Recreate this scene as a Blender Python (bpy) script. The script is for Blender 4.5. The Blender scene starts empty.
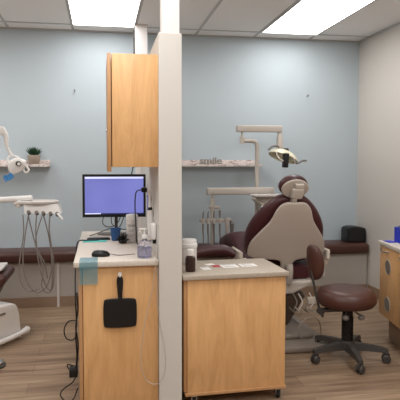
import bpy, bmesh, math, random
from mathutils import Vector, Matrix
random.seed(7)
S = bpy.context.scene
COL = S.collection
PI = math.pi
R = math.radians

# ------------------------------------------------------------------ materials
def lin(c):
    return tuple(((v/255)/12.92 if v/255 <= .04045 else ((v/255+.055)/1.055)**2.4) for v in c) + (1,)
MATS = {}
def mat(name, rgb, rough=.5, metal=0, trans=0, spec=.5, noise=0, nscale=20, bump=0, alpha=1, coat=0, ior=1.45):
    if name in MATS: return MATS[name]
    m = bpy.data.materials.new(name); m.use_nodes = True
    nt = m.node_tree; b = nt.nodes['Principled BSDF']
    b.inputs['Base Color'].default_value = lin(rgb)
    b.inputs['Roughness'].default_value = rough
    b.inputs['Metallic'].default_value = metal
    b.inputs['Transmission Weight'].default_value = trans
    b.inputs['Specular IOR Level'].default_value = spec
    b.inputs['Coat Weight'].default_value = coat
    b.inputs['Alpha'].default_value = alpha
    b.inputs['IOR'].default_value = ior
    tc = nt.nodes.new('ShaderNodeTexCoord')
    n = nt.nodes.new('ShaderNodeTexNoise'); n.inputs['Scale'].default_value = nscale; n.inputs['Detail'].default_value = 4
    nt.links.new(tc.outputs['Object'], n.inputs['Vector'])
    a = max(noise, .02)
    mx = nt.nodes.new('ShaderNodeMix'); mx.data_type = 'RGBA'
    c = lin(rgb)
    mx.inputs['A'].default_value = tuple(v*(1-a) for v in c[:3])+(1,)
    mx.inputs['B'].default_value = tuple(min(1, v*(1+a)) for v in c[:3])+(1,)
    nt.links.new(n.outputs['Fac'], mx.inputs['Factor'])
    nt.links.new(mx.outputs['Result'], b.inputs['Base Color'])
    if bump:
        bp = nt.nodes.new('ShaderNodeBump'); bp.inputs['Strength'].default_value = bump; bp.inputs['Distance'].default_value = .004
        nt.links.new(n.outputs['Fac'], bp.inputs['Height']); nt.links.new(bp.outputs['Normal'], b.inputs['Normal'])
    MATS[name] = m
    return m
def maple(name, c1, c2, rough=.42):
    m = bpy.data.materials.new(name); m.use_nodes = True
    nt = m.node_tree; N = nt.nodes; L = nt.links; b = N['Principled BSDF']
    b.inputs['Roughness'].default_value = rough
    tc = N.new('ShaderNodeTexCoord')
    mp = N.new('ShaderNodeMapping'); mp.inputs['Scale'].default_value = (14, 14, 2.2)
    L.new(tc.outputs['Object'], mp.inputs['Vector'])
    n = N.new('ShaderNodeTexNoise'); n.inputs['Scale'].default_value = 1.0; n.inputs['Detail'].default_value = 6; n.inputs['Roughness'].default_value = .62; n.inputs['Distortion'].default_value = 1.2
    L.new(mp.outputs['Vector'], n.inputs['Vector'])
    mp2 = N.new('ShaderNodeMapping'); mp2.inputs['Scale'].default_value = (160, 160, 9)
    L.new(tc.outputs['Object'], mp2.inputs['Vector'])
    n2 = N.new('ShaderNodeTexNoise'); n2.inputs['Scale'].default_value = 1.0; n2.inputs['Detail'].default_value = 3
    L.new(mp2.outputs['Vector'], n2.inputs['Vector'])
    ad = N.new('ShaderNodeMath'); ad.operation = 'MULTIPLY_ADD'; ad.inputs[1].default_value = .3; L.new(n2.outputs['Fac'], ad.inputs[0])
    ml = N.new('ShaderNodeMath'); ml.operation = 'MULTIPLY'; ml.inputs[1].default_value = .7; L.new(n.outputs['Fac'], ml.inputs[0])
    L.new(ml.outputs[0], ad.inputs[2])
    cr = N.new('ShaderNodeValToRGB'); cr.color_ramp.elements[0].position = .33; cr.color_ramp.elements[1].position = .66
    cr.color_ramp.elements[0].color = lin(c1); cr.color_ramp.elements[1].color = lin(c2)
    L.new(ad.outputs[0], cr.inputs['Fac']); L.new(cr.outputs['Color'], b.inputs['Base Color'])
    return m
M_maple = maple('maple_veneer', (203, 154, 102), (228, 182, 128))
M_mapleedge = maple('maple_edge', (176, 132, 90), (196, 152, 108))
M_mapledark = maple('maple_shelf_edge', (176, 128, 84), (190, 144, 98))

def floor_mat():
    m = bpy.data.materials.new('wood_plank_floor'); m.use_nodes = True
    nt = m.node_tree; N = nt.nodes; L = nt.links; b = N['Principled BSDF']
    tc = N.new('ShaderNodeTexCoord')
    br = N.new('ShaderNodeTexBrick'); br.inputs['Scale'].default_value = 1
    br.offset = .37; br.inputs['Brick Width'].default_value = 1.25; br.inputs['Row Height'].default_value = .16
    br.inputs['Mortar Size'].default_value = .0015; br.inputs['Mortar'].default_value = lin((98, 80, 66))
    br.inputs['Color1'].default_value = (.25, .25, .25, 1); br.inputs['Color2'].default_value = (.8, .8, .8, 1)
    L.new(tc.outputs['Object'], br.inputs['Vector'])
    mp = N.new('ShaderNodeMapping'); mp.inputs['Scale'].default_value = (1.1, 16, 1)
    L.new(tc.outputs['Object'], mp.inputs['Vector'])
    n = N.new('ShaderNodeTexNoise'); n.inputs['Scale'].default_value = 1.3; n.inputs['Detail'].default_value = 8; n.inputs['Roughness'].default_value = .6; n.inputs['Distortion'].default_value = .6
    L.new(mp.outputs['Vector'], n.inputs['Vector'])
    mx = N.new('ShaderNodeMix'); mx.data_type = 'FLOAT'; mx.inputs[0].default_value = .2
    L.new(n.outputs['Fac'], mx.inputs[2]); L.new(br.outputs['Color'], mx.inputs[3])
    cr = N.new('ShaderNodeValToRGB'); e = cr.color_ramp.elements
    e[0].position = .34; e[0].color = lin((114, 92, 73)); e[1].position = .64; e[1].color = lin((168, 144, 119))
    L.new(mx.outputs[0], cr.inputs['Fac'])
    m2 = N.new('ShaderNodeMix'); m2.data_type = 'RGBA'
    L.new(br.outputs['Fac'], m2.inputs['Factor']); L.new(cr.outputs['Color'], m2.inputs['A']); m2.inputs['B'].default_value = lin((104, 84, 68))
    L.new(m2.outputs['Result'], b.inputs['Base Color'])
    b.inputs['Roughness'].default_value = .42; b.inputs['Specular IOR Level'].default_value = .4
    return m
M_floor = floor_mat()

def marble(name, base, streak, lo=.52, hi=.66, scale=(9, 9, 30)):
    m = bpy.data.materials.new(name); m.use_nodes = True
    nt = m.node_tree; N = nt.nodes; L = nt.links; b = N['Principled BSDF']; b.inputs['Roughness'].default_value = .5
    tc = N.new('ShaderNodeTexCoord'); mp = N.new('ShaderNodeMapping'); mp.inputs['Scale'].default_value = scale
    L.new(tc.outputs['Object'], mp.inputs['Vector'])
    n = N.new('ShaderNodeTexNoise'); n.inputs['Scale'].default_value = 1.6; n.inputs['Detail'].default_value = 7; n.inputs['Distortion'].default_value = 1.5
    L.new(mp.outputs['Vector'], n.inputs['Vector'])
    cr = N.new('ShaderNodeValToRGB'); e = cr.color_ramp.elements
    e[0].position = lo; e[0].color = lin(base); e[1].position = hi; e[1].color = lin(streak)
    L.new(n.outputs['Fac'], cr.inputs['Fac']); L.new(cr.outputs['Color'], b.inputs['Base Color'])
    return m
M_shelf = marble('weathered_shelf', (226, 216, 212), (150, 122, 118))
M_counter = marble('speckled_laminate', (212, 203, 192), (192, 182, 170), .4, .75, (60, 60, 60))
M_counter2 = marble('beige_laminate', (180, 168, 153), (162, 150, 135), .4, .75, (60, 60, 60))
M_bluewall = mat('pale_blue_paint', (188, 200, 207), .8, bump=.1, nscale=160)
M_greywall = mat('warm_grey_paint', (206, 201, 194), .8, bump=.1, nscale=160)
M_pillar = mat('partition_paint', (206, 202, 196), .75, bump=.08, nscale=160)
M_post = mat('white_post_paint', (222, 218, 217), .7)
M_ceil = mat('ceiling_tile', (238, 236, 234), .95, noise=.05, nscale=300, bump=.3)
M_grid = mat('ceiling_tbar', (186, 184, 182), .6)
M_base = mat('taupe_vinyl_base', (150, 126, 106), .6)
M_benchbase = mat('bench_panel_paint', (180, 173, 166), .75)
M_vinyl = mat('brown_vinyl', (76, 46, 39), .38, bump=.15, nscale=300, noise=.06)
M_maroon = mat('maroon_vinyl', (70, 34, 38), .36, bump=.12, nscale=300, noise=.05)
M_beige = mat('beige_plastic', (182, 171, 161), .45)
M_beige2 = mat('beige_enamel', (194, 186, 177), .4)
M_cream = mat('cream_plastic', (214, 205, 192), .4)
M_white = mat('white_plastic', (232, 230, 228), .35)
M_offw = mat('offwhite_plastic', (212, 206, 202), .4)
M_chrome = mat('brushed_metal', (190, 190, 190), .25, metal=1)
M_dkgrey = mat('dark_grey_plastic', (66, 62, 60), .5)
M_midgrey = mat('mid_grey_plastic', (118, 112, 108), .5)
M_hose = mat('grey_hose', (128, 122, 118), .5)
M_black = mat('black_plastic', (18, 18, 20), .35)
M_blackm = mat('matt_black', (24, 22, 22), .6)
M_dkbrown = mat('dark_brown_cover', (82, 66, 56), .6)
M_basegrey = mat('grey_base_cover', (138, 128, 119), .55)
M_amber = mat('amber_plastic', (52, 30, 24), .25)
M_teal = mat('teal_paper', (92, 198, 190), .7)
M_bluecup = mat('dark_blue_paper', (44, 84, 140), .6)
M_cobalt = mat('cobalt_plastic', (18, 44, 190), .35)
M_paper = mat('white_card', (236, 234, 232), .7)
M_red = mat('red_card', (176, 62, 76), .6)
M_greyprint = mat('grey_print', (150, 146, 144), .7)
M_leaf = mat('succulent_green', (38, 74, 48), .5, noise=.2)
M_leafd = mat('dark_sprig', (34, 36, 32), .6, noise=.2)
M_pot = mat('taupe_clay', (164, 150, 136), .8, noise=.08, nscale=60)
M_soil = mat('potting_soil', (50, 40, 32), .9)
M_letters = mat('pewter_wood', (140, 136, 128), .5)
M_bluefilm = mat('blue_film', (70, 152, 170), .25, alpha=.5)
M_bluetip = mat('bright_blue_film', (44, 140, 214), .3, alpha=.85)
M_clear = mat('clear_plastic', (226, 226, 240), .08, trans=.92, ior=1.2)
M_gel = mat('violet_tint_gel', (206, 206, 228), .1, trans=.9, ior=1.2)
M_acry = mat('smoky_acrylic', (150, 152, 170), .2, alpha=.8)
M_reflect = mat('cream_reflector', (226, 222, 196), .25, coat=.4)
M_gap = mat('dark_gap', (40, 28, 20), .9)
M_perf = mat('perforated_metal', (196, 190, 180), .4, metal=.2)
M_louvre = mat('louvre_metal', (150, 144, 136), .4, metal=.2)

def emis(name, rgb, st):
    m = bpy.data.materials.new(name); m.use_nodes = True
    nt = m.node_tree; b = nt.nodes['Principled BSDF']
    b.inputs['Base Color'].default_value = lin(rgb); b.inputs['Emission Color'].default_value = lin(rgb); b.inputs['Emission Strength'].default_value = st
    return m
M_light = emis('lit_diffuser', (255, 252, 250), 7.5)
def screen_mat():
    m = bpy.data.materials.new('lit_screen'); m.use_nodes = True
    nt = m.node_tree; N = nt.nodes; L = nt.links; b = N['Principled BSDF']
    b.inputs['Base Color'].default_value = (.01, .01, .02, 1); b.inputs['Roughness'].default_value = .3
    tc = N.new('ShaderNodeTexCoord'); n = N.new('ShaderNodeTexNoise'); n.inputs['Scale'].default_value = 3; n.inputs['Detail'].default_value = 1
    L.new(tc.outputs['Object'], n.inputs['Vector'])
    cr = N.new('ShaderNodeValToRGB'); e = cr.color_ramp.elements
    e[0].position = .3; e[0].color = lin((108, 112, 186)); e[1].position = .7; e[1].color = lin((130, 134, 208))
    L.new(n.outputs['Fac'], cr.inputs['Fac']); L.new(cr.outputs['Color'], b.inputs['Emission Color']); b.inputs['Emission Strength'].default_value = .95
    return m
M_screen = screen_mat()
M_screenbar = emis('screen_title_bar', (196, 200, 236), .9)
M_taskbar = emis('screen_taskbar', (40, 44, 92), .8)

# ------------------------------------------------------------------ mesh helpers
def BM(): return bmesh.new()
def add_box(bm, x0, x1, y0, y1, z0, z1, bev=0, seg=2, M=None):
    r = bmesh.ops.create_cube(bm, size=1)
    vs = r['verts']
    T = Matrix.Translation(((x0+x1)/2, (y0+y1)/2, (z0+z1)/2)) @ Matrix.Diagonal((x1-x0, y1-y0, z1-z0, 1))
    bmesh.ops.transform(bm, matrix=T, verts=vs)
    if bev:
        es = {e for v in vs for e in v.link_edges}
        r2 = bmesh.ops.bevel(bm, geom=list(es), offset=bev, segments=seg, profile=.5, affect='EDGES', clamp_overlap=True)
        vs = list({v for v in r2['verts']} | {v for v in vs if v.is_valid})
        vs = connected(vs)
    if M is not None: bmesh.ops.transform(bm, matrix=M, verts=vs)
    return vs
def connected(seed):
    st = [v for v in seed if v.is_valid]; seen = set(st)
    while st:
        v = st.pop()
        for e in v.link_edges:
            o = e.other_vert(v)
            if o not in seen: seen.add(o); st.append(o)
    return list(seen)
def smooth_path(pts, n=6):
    P = [Vector(p) for p in pts]
    if len(P) < 3: return P
    out = []
    for i in range(len(P)-1):
        p0 = P[max(i-1, 0)]; p1 = P[i]; p2 = P[i+1]; p3 = P[min(i+2, len(P)-1)]
        for k in range(n):
            t = k/n
            out.append(.5*((2*p1)+(-p0+p2)*t+(2*p0-5*p1+4*p2-p3)*t*t+(-p0+3*p1-3*p2+p3)*t**3))
    out.append(P[-1]); return out
def add_tube(bm, pts, r, seg=10, smooth=True, n=6, flat=1.0):
    P = smooth_path(pts, n) if smooth else [Vector(p) for p in pts]
    m = len(P); rr = r if isinstance(r, (list, tuple)) else None
    up = Vector((0, 0, 1)); t0 = (P[1]-P[0]).normalized()
    if abs(t0.dot(up)) > .95: up = Vector((0, 1, 0))
    nrm = (up - t0*up.dot(t0)).normalized()
    rings = []
    for i in range(m):
        t = (P[min(i+1, m-1)]-P[max(i-1, 0)]).normalized()
        nrm = (nrm - t*nrm.dot(t)).normalized(); bi = t.cross(nrm)
        q = r if rr is None else (rr[0] if m == 1 else interp(rr, i/(m-1)))
        rings.append([bm.verts.new(P[i]+nrm*math.cos(a)*q+bi*math.sin(a)*q*flat) for a in [2*PI*k/seg for k in range(seg)]])
    for a, b in zip(rings, rings[1:]):
        for k in range(seg): bm.faces.new((a[k], a[(k+1) % seg], b[(k+1) % seg], b[k]))
    bm.faces.new(rings[0][::-1]); bm.faces.new(rings[-1])
    return [v for g in rings for v in g]
def interp(l, t):
    x = t*(len(l)-1); i = min(int(x), len(l)-2); return l[i]+(l[i+1]-l[i])*(x-i)
def add_lathe(bm, prof, loc=(0, 0, 0), seg=28, M=None, cap=True):
    rings = []
    for (r, z) in prof:
        rings.append([bm.verts.new((r*math.cos(2*PI*k/seg), r*math.sin(2*PI*k/seg), z)) for k in range(seg)])
    for a, b in zip(rings, rings[1:]):
        for k in range(seg): bm.faces.new((a[k], a[(k+1) % seg], b[(k+1) % seg], b[k]))
    if cap: bm.faces.new(rings[0][::-1]); bm.faces.new(rings[-1])
    vs = [v for g in rings for v in g]
    T = Matrix.Translation(loc)
    bmesh.ops.transform(bm, matrix=T @ M if M is not None else T, verts=vs)
    return vs
def cyl(bm, r, z0, z1, loc=(0, 0, 0), M=None, seg=24, bev=.002):
    b = min(bev, r*.4, (z1-z0)*.4)
    return add_lathe(bm, [(r-b, z0), (r, z0+b), (r, z1-b), (r-b, z1)], loc, seg, M)
def catmull2(pts, n=5):
    m = len(pts); out = []
    for i in range(m):
        p0, p1, p2, p3 = [Vector(pts[(i+j) % m]) for j in (-1, 0, 1, 2)]
        for k in range(n):
            t = k/n
            out.append(.5*((2*p1)+(-p0+p2)*t+(2*p0-5*p1+4*p2-p3)*t*t+(-p0+3*p1-3*p2+p3)*t**3))
    return out
def add_slab(bm, outline, th, rnd=.01, seg=4, M=None, smooth=True, bow=None):
    """outline in the XZ plane, thickness along Y (centred); edges rounded; bow(x,z) moves a point along Y"""
    O = catmull2([(p[0], p[1]) for p in outline]) if smooth else [Vector(p) for p in outline]
    c = sum(O, Vector((0, 0)))/len(O)
    n = len(O); nor = []
    area = sum(O[i].x*O[(i+1) % n].y-O[(i+1) % n].x*O[i].y for i in range(n))
    sg = 1 if area > 0 else -1
    for i in range(n):
        d = (O[(i+1) % n]-O[i-1]); d = Vector((d.y, -d.x))*sg
        nor.append(d.normalized() if d.length > 1e-9 else Vector((0, 0)))
    layers = []
    for k in range(seg+1):
        a = PI/2*k/seg; layers.append((-th/2+rnd*(1-math.sin(a)), rnd*(1-math.cos(a))))
    layers = [(-th/2+rnd*(1-math.sin(PI/2*(1-k/seg))), rnd*(1-math.cos(PI/2*(1-k/seg)))) for k in range(seg+1)]
    layers += [(-y, o) for y, o in reversed(layers)]
    rings = []
    for y, o in layers:
        ring = []
        for p, nn in zip(O, nor):
            q = p-nn*o; yy = y+(bow(q.x, q.y) if bow else 0)
            ring.append(bm.verts.new((q.x, yy, q.y)))
        rings.append(ring)
    for a, b in zip(rings, rings[1:]):
        for k in range(n): bm.faces.new((a[k], a[(k+1) % n], b[(k+1) % n], b[k]))
    for ring, s in ((rings[0], -1), (rings[-1], 1)):
        prev = ring
        y0 = layers[0][0] if s < 0 else layers[-1][0]
        for f in (.75, .5, .25):
            nr = []
            for v in ring:
                x = c.x+(v.co.x-c.x)*f; z = c.y+(v.co.z-c.y)*f
                nr.append(bm.verts.new((x, y0+(bow(x, z) if bow else 0), z)))
            for k in range(n): bm.faces.new((prev[k], prev[(k+1) % n], nr[(k+1) % n], nr[k]))
            prev = nr
        cv = bm.verts.new((c.x, y0+(bow(c.x, c.y) if bow else 0), c.y))
        for k in range(n): bm.faces.new((prev[k], prev[(k+1) % n], cv))
    vs = connected([rings[0][0]])
    if M is not None: bmesh.ops.transform(bm, matrix=M, verts=vs)
    return vs
def link(name, bm, m, parent=None, world=False, sm=True):
    bmesh.ops.recalc_face_normals(bm, faces=bm.faces[:])
    if parent is not None and world:
        bmesh.ops.transform(bm, matrix=parent['_w'] if False else WM[parent.name].inverted(), verts=bm.verts[:])
    me = bpy.data.meshes.new(name); bm.to_mesh(me); bm.free()
    ms = m if isinstance(m, (list, tuple)) else [m]
    for q in ms: me.materials.append(q)
    if sm:
        for p in me.polygons: p.use_smooth = True
    o = bpy.data.objects.new(name, me); COL.objects.link(o)
    if sm:
        # sharp edges by angle
        b2 = bmesh.new(); b2.from_mesh(me)
        for e in b2.edges:
            if len(e.link_faces) == 2 and e.calc_face_angle(0) > R(38): e.smooth = False
        b2.to_mesh(me); b2.free()
    if parent is not None:
        o.parent = parent; WM[o.name] = WM[parent.name]
    return o
WM = {}
def thing(name, label, cat, loc=(0, 0, 0), rz=0, group=None):
    o = bpy.data.objects.new(name, None); COL.objects.link(o); o.empty_display_size = .05
    o.location = loc; o.rotation_euler = (0, 0, rz)
    WM[o.name] = Matrix.Translation(loc) @ Matrix.Rotation(rz, 4, 'Z')
    o['label'] = label; o['category'] = cat
    if group: o['group'] = group
    return o
def single(name, label, cat, bm, m, loc, rz=0, group=None, world=True):
    """a thing that is one mesh; geometry given in world coordinates, origin put at loc"""
    W = Matrix.Translation(loc) @ Matrix.Rotation(rz, 4, 'Z')
    if world: bmesh.ops.transform(bm, matrix=W.inverted(), verts=bm.verts[:])
    o = link(name, bm, m); o.location = loc; o.rotation_euler = (0, 0, rz)
    WM[o.name] = W
    o['label'] = label; o['category'] = cat
    if group: o['group'] = group
    return o
def struct(name, bm, m):
    o = link(name, bm, m, sm=False); o['kind'] = 'structure'; return o
def bxs(*boxes, bev=0, seg=2):
    bm = BM()
    for b in boxes: add_box(bm, *b, bev=bev, seg=seg)
    return bm
def part(name, bm, m, parent, world=False): return link(name, bm, m, parent, world)
def rot(ax, deg): return Matrix.Rotation(R(deg), 4, ax)
def T(*v): return Matrix.Translation(v)

# ------------------------------------------------------------------ setting
CE = 2.735; YB = 5.42; XR = 2.82; XL = -3.2; YF = -2.6
struct('floor', bxs((XL-.1, XR+.1, YF-.1, YB+.1, -.08, 0)), M_floor)
struct('wall_back', bxs((XL-.1, XR+.1, YB, YB+.1, 0, CE+.08)), M_bluewall)
struct('wall_right', bxs((XR, XR+.1, YF-.1, YB, 0, CE+.08)), M_greywall)
struct('wall_left', bxs((XL-.1, XL, YF-.1, YB, 0, CE+.08)), M_greywall)
struct('wall_front', bxs((XL, XR, YF-.1, YF, 0, CE+.08)), M_greywall)
LX = [(-.262, .338), (1.62, 2.22)]
LYs = [(3.98, 5.18), (1.54, 2.74), (-.9, .3)]
struct('ceiling', bxs((XL, XR, YF, YB, CE, CE+.08)), M_ceil)
# T-bar grid
bm = BM()
xs = [-.265+.627*k for k in range(-4, 5)]
xs = [-2.77, -2.15, -1.52, -.89, -.265, .345, .985, 1.612, 2.228]
for x in xs: add_box(bm, x-.012, x+.012, YF, YB, CE-.006, CE)
for y in (5.19, 3.97, 2.75, 1.53, .31, -.91, -2.13): add_box(bm, XL, XR, y-.012, y+.012, CE-.0055, CE-.0005)
add_box(bm, XL, XR, YB-.022, YB, CE-.012, CE-.001); add_box(bm, XR-.022, XR, YF, YB-.022, CE-.012, CE-.001)
struct('trim_1', bm, M_grid)
# partition with posts
bm = bxs((.315, .443, 2.85, 3.42, 0, 2.11), bev=.004); add_box(bm, .385, .443, 3.42, 5.08, 0, 2.108); add_box(bm, .385, .443, 5.18, YB, 0, 2.108)
struct('wall_partition', bm, M_pillar)
struct('trim_2', bxs((.335, .43, 2.855, 2.95, 2.1105, CE)), M_post)
struct('trim_3', bxs((.338, .452, 5.0805, 5.1795, 0, CE)), M_post)
struct('trim_4', bxs((.32, .3845, 3.4205, 3.445, .86, 2.10)), M_post)
struct('baseboard_right', bxs((XR-.008, XR, YF, 5.13, 0, .1)), M_base)

# ceiling lights
lab = ['bright rectangular ceiling light panel at left, above the computer desk', 'bright rectangular ceiling light panel at right, above the dental chair with maroon back']
for i, (a, b) in enumerate(LX):
    y0, y1 = LYs[0]
    t = thing('ceiling_light', lab[i], 'ceiling light', ((a+b)/2, (y0+y1)/2, CE-.01), 0, 'ceiling light panels')
    part('frame', bxs((a, a+.012, y0, y1, CE-.012, CE-.0062), (b-.012, b, y0, y1, CE-.012, CE-.0062), (a+.012, b-.012, y0, y0+.012, CE-.012, CE-.0062), (a+.012, b-.012, y1-.012, y1, CE-.012, CE-.0062)), M_grid, t, True)
    part('diffuser', bxs((a+.012, b-.012, y0+.012, y1-.012, CE-.010, CE-.0062)), M_light, t, True)

# ------------------------------------------------------------------ benches
def bench(x0, x1, label, strips):
    t = thing('bench', label, 'bench', ((x0+x1)/2, 5.25, 0), 0, 'benches along the blue wall')
    part('base_panel', bxs((x0, x1, 5.15, YB-.002, .0, .438)), M_benchbase, t, True)
    part('kick_strip', bxs((x0, x1, 5.142, 5.1495, .0, .1)), M_base, t, True)
    bm = BM(); add_box(bm, x0, x1, 5.085, YB-.003, .44, .55, bev=.035, seg=5)
    part('cushion', bm, M_vinyl, t, True)
    for s in strips: part('seam_trim', bxs((s-.012, s+.012, 5.134, 5.1415, .0, .436)), M_offw, t, True)
    return t
bench(-3.15, .31, 'long brown vinyl bench on a grey base along the blue wall, left of the partition', [-.42])
bench(.456, 2.808, 'brown vinyl bench on a grey base right of the partition, carrying a black box', [])
bm = bxs((2.288, 2.33, 5.140, 5.1495, .2, .325), bev=.002)
single('outlet_plate', 'small white outlet plate on the bench base beside the stool arm pad', 'outlet', bm, M_offw, (2.309, 5.145, .2))

# ------------------------------------------------------------------ wall shelves
def shelf(x0, x1, label):
    t = thing('wall_shelf', label, 'shelf', ((x0+x1)/2, YB-.01, 1.355), 0, 'pale wall shelves')
    part('shelf_board', bxs((x0, x1, 5.285, YB-.002, 1.362, 1.388), bev=.002), M_shelf, t, True)
    part('back_lip', bxs((x0, x1, YB-.016, YB-.002, 1.3885, 1.432), bev=.002), M_shelf, t, True)
    return t
shelf(-2.2, -.505, 'pale weathered wall shelf at left holding the small potted succulent')
shelf(.446, 1.68, 'pale weathered wall shelf at right holding the metal word cutout')

# succulent
t = thing('potted_succulent', 'small green succulent in a taupe clay pot on the left wall shelf', 'potted plant', (-.655, 5.342, 1.3885))
bm = BM(); add_lathe(bm, [(.046, 0), (.05, .004), (.058, .05), (.06, .082), (.057, .09), (.052, .09), (.05, .078), (.03, .076), (.001, .076)])
part('pot', bm, M_pot, t)
bm = BM(); cyl(bm, .049, .0765, .083); part('soil', bm, M_soil, t)
bm = BM()
for i in range(46):
    a = i*2.4; el = .65+.85*(i/46); L = .070+.02*random.random()
    d = Vector((math.cos(a)*math.cos(el), math.sin(a)*math.cos(el), math.sin(el)))
    p = Vector((0, 0, .083))+Vector((math.cos(a), math.sin(a), 0))*.022*(1-i/60)
    add_tube(bm, [p, p+d*L*.5+Vector((0, 0, .003)), p+d*L+Vector((0, 0, .008))], [.0035, .0065, .0006], seg=6, n=3)
part('foliage', bm, M_leaf, t)

# word cut-out
cu = bpy.data.curves.new('word_sign', 'FONT'); cu.body = 'smile'; cu.size = .115; cu.extrude = .008; cu.space_character = .97; cu.offset = .0025
tmp = bpy.data.objects.new('tmpfont', cu); COL.objects.link(tmp)
bpy.context.view_layer.update()
me = bpy.data.meshes.new_from_object(tmp.evaluated_get(bpy.context.evaluated_depsgraph_get()))
bpy.data.objects.remove(tmp)
bm = BM(); bm.from_mesh(me)
bmesh.ops.transform(bm, matrix=rot('X', 90), verts=bm.verts[:])
mx0 = min(v.co.x for v in bm.verts); mx1 = max(v.co.x for v in bm.verts); mz0 = min(v.co.z for v in bm.verts)
bmesh.ops.transform(bm, matrix=T(-(mx0+mx1)/2, 0, .006-mz0), verts=bm.verts[:])
k = .235/(mx1-mx0)
bmesh.ops.transform(bm, matrix=Matrix.Diagonal((k, 1, .78, 1)), verts=bm.verts[:])
add_box(bm, -.125, .125, -.014, .014, 0, .007)
bmesh.ops.transform(bm, matrix=T(1.135, 5.335, 1.3885), verts=bm.verts[:])
single('word_sign', 'pewter grey cut-out word standing on the right wall shelf', 'sign', bm, M_letters, (1.135, 5.335, 1.3885))

# hooks
for x, lb in ((-.255, 'tiny dark nail in the blue wall left of the maple cupboard'), (2.22, 'tiny dark nail high in the blue wall right of the exam lamp')):
    bm = BM(); cyl(bm, .004, 0, .03, M=rot('X', 90)); add_box(bm, -.006, .006, -.032, -.027, -.006, .014)
    bmesh.ops.transform(bm, matrix=T(x, YB-.001, 2.125), verts=bm.verts[:])
    single('wall_nail', lb, 'nail', bm, M_midgrey, (x, YB, 2.125), 0, 'nails in the blue wall')

# ------------------------------------------------------------------ left bay desk
t = thing('base_cabinet', 'tall maple base cabinet under the computer worktop against the partition', 'cabinet', (.1, 3.5, 0))
part('body', bxs((-.104, .312, 2.89, 4.15, 0, .828), bev=.002), M_maple, t, True)
for k in range(3):
    y0 = 2.892+k*.42
    d = part('door', bxs((-.127, -.107, y0, y0+.415, .02, .822), bev=.002), M_mapleedge, t, True)
bm = BM(); add_box(bm, -.152, .313, 2.862, 4.165, .829, .86, bev=.004)
single('worktop', 'pale speckled laminate worktop carrying the monitor, wipes and pump bottle', 'worktop', bm, M_counter, (.08, 3.5, .829))

# hand mirror
t = thing('hand_mirror', 'black square hand mirror hanging by its handle on the maple cabinet end', 'mirror', (.099, 2.886, .48))
bm = BM()
o = [(-.09, .02), (-.075, .004), (0, 0), (.075, .004), (.09, .02), (.093, .085), (.09, .145), (.075, .162), (0, .166), (-.075, .162), (-.09, .145), (-.093, .085)]
add_slab(bm, o, .012, .004, M=T(.099, 2.879, .483)); part('mirror_plate', bm, M_black, t, True)
bm = BM()
o = [(-.010, .155), (.010, .155), (.014, .2), (.018, .26), (.013, .285), (0, .290), (-.013, .285), (-.018, .26), (-.014, .2)]
add_slab(bm, o, .011, .004, M=T(.099, 2.879, .483)); part('handle', bm, M_black, t, True)
bm = BM(); add_box(bm, .089, .109, 2.8862, 2.8895, .752, .792, bev=.001); add_tube(bm, [(.099, 2.887, .776), (.099, 2.868, .771), (.099, 2.866, .786)], .0045, seg=8)
single('wall_hook', 'small white adhesive hook holding up the black hand mirror', 'hook', bm, M_white, (.099, 2.889, .75))
# blue film
bm = BM()
pts = [(-.118, -.022)]
g = []
prof = [(3.0, .8612), (2.95, .8612), (2.9, .8612), (2.866, .8612), (2.8595, .859), (2.859, .84), (2.861, .80), (2.863, .76), (2.862, .735)]
for (y, z) in prof: g.append([bm.verts.new((x, y - .001*math.sin(x*70), z)) for x in [-.122+.0125*i for i in range(9)]])
for a, b in zip(g, g[1:]):
    for i in range(8): bm.faces.new((a[i], a[i+1], b[i+1], b[i]))
single('barrier_film', 'translucent blue film square stuck over the worktop front edge', 'film', bm, M_bluefilm, (-.07, 2.862, .735))

# mouse
t = thing('computer_mouse', 'black computer mouse on the pale worktop near its front edge', 'mouse', (-.005, 3.03, .8605))
bm = BM()
add_lathe(bm, [(.001, .0), (.9, .0), (1, .2), (.93, .55), (.7, .85), (.35, .98), (.001, 1)], seg=28)
bmesh.ops.transform(bm, matrix=Matrix.Diagonal((.054, .032, .036, 1)), verts=bm.verts[:])
for v in bm.verts: v.co.z *= 1+.25*(-v.co.x/.054)*.5
part('shell', bm, M_black, t)
bm = BM(); add_tube(bm, [(.053, 0, .012), (.10, .0, .003), (.15, .012, .003), (.20, .03, .003)], .0018, seg=6); part('cord', bm, M_dkgrey, t)

# notes
bm = BM(); add_box(bm, -.125, .035, 3.575, 3.64, .8605, .864, M=None)
single('note_pad', 'flat teal paper pad on the worktop in front of the black pen tray', 'note pad', bm, M_teal, (-.045, 3.6, .8605))
bm = BM(); add_box(bm, -.10, .06, 3.665, 3.705, .8605, .874, bev=.004); add_box(bm, -.09, .05, 3.675, 3.695, .874, .877, bev=.001)
single('pen_tray', 'slim black tray on the worktop behind the teal pad', 'tray', bm, M_black, (-.02, 3.685, .8605))
# cup
bm = BM(); add_lathe(bm, [(.026, 0), (.028, .002), (.036, .082), (.0375, .084), (.036, .086), (.033, .083), (.026, .006), (.001, .005)])
bmesh.ops.transform(bm, matrix=T(.097, 3.64, .8605), verts=bm.verts[:])
single('paper_cup', 'dark blue cup on the worktop beneath the monitor', 'cup', bm, M_bluecup, (.097, 3.64, .8605))
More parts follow.
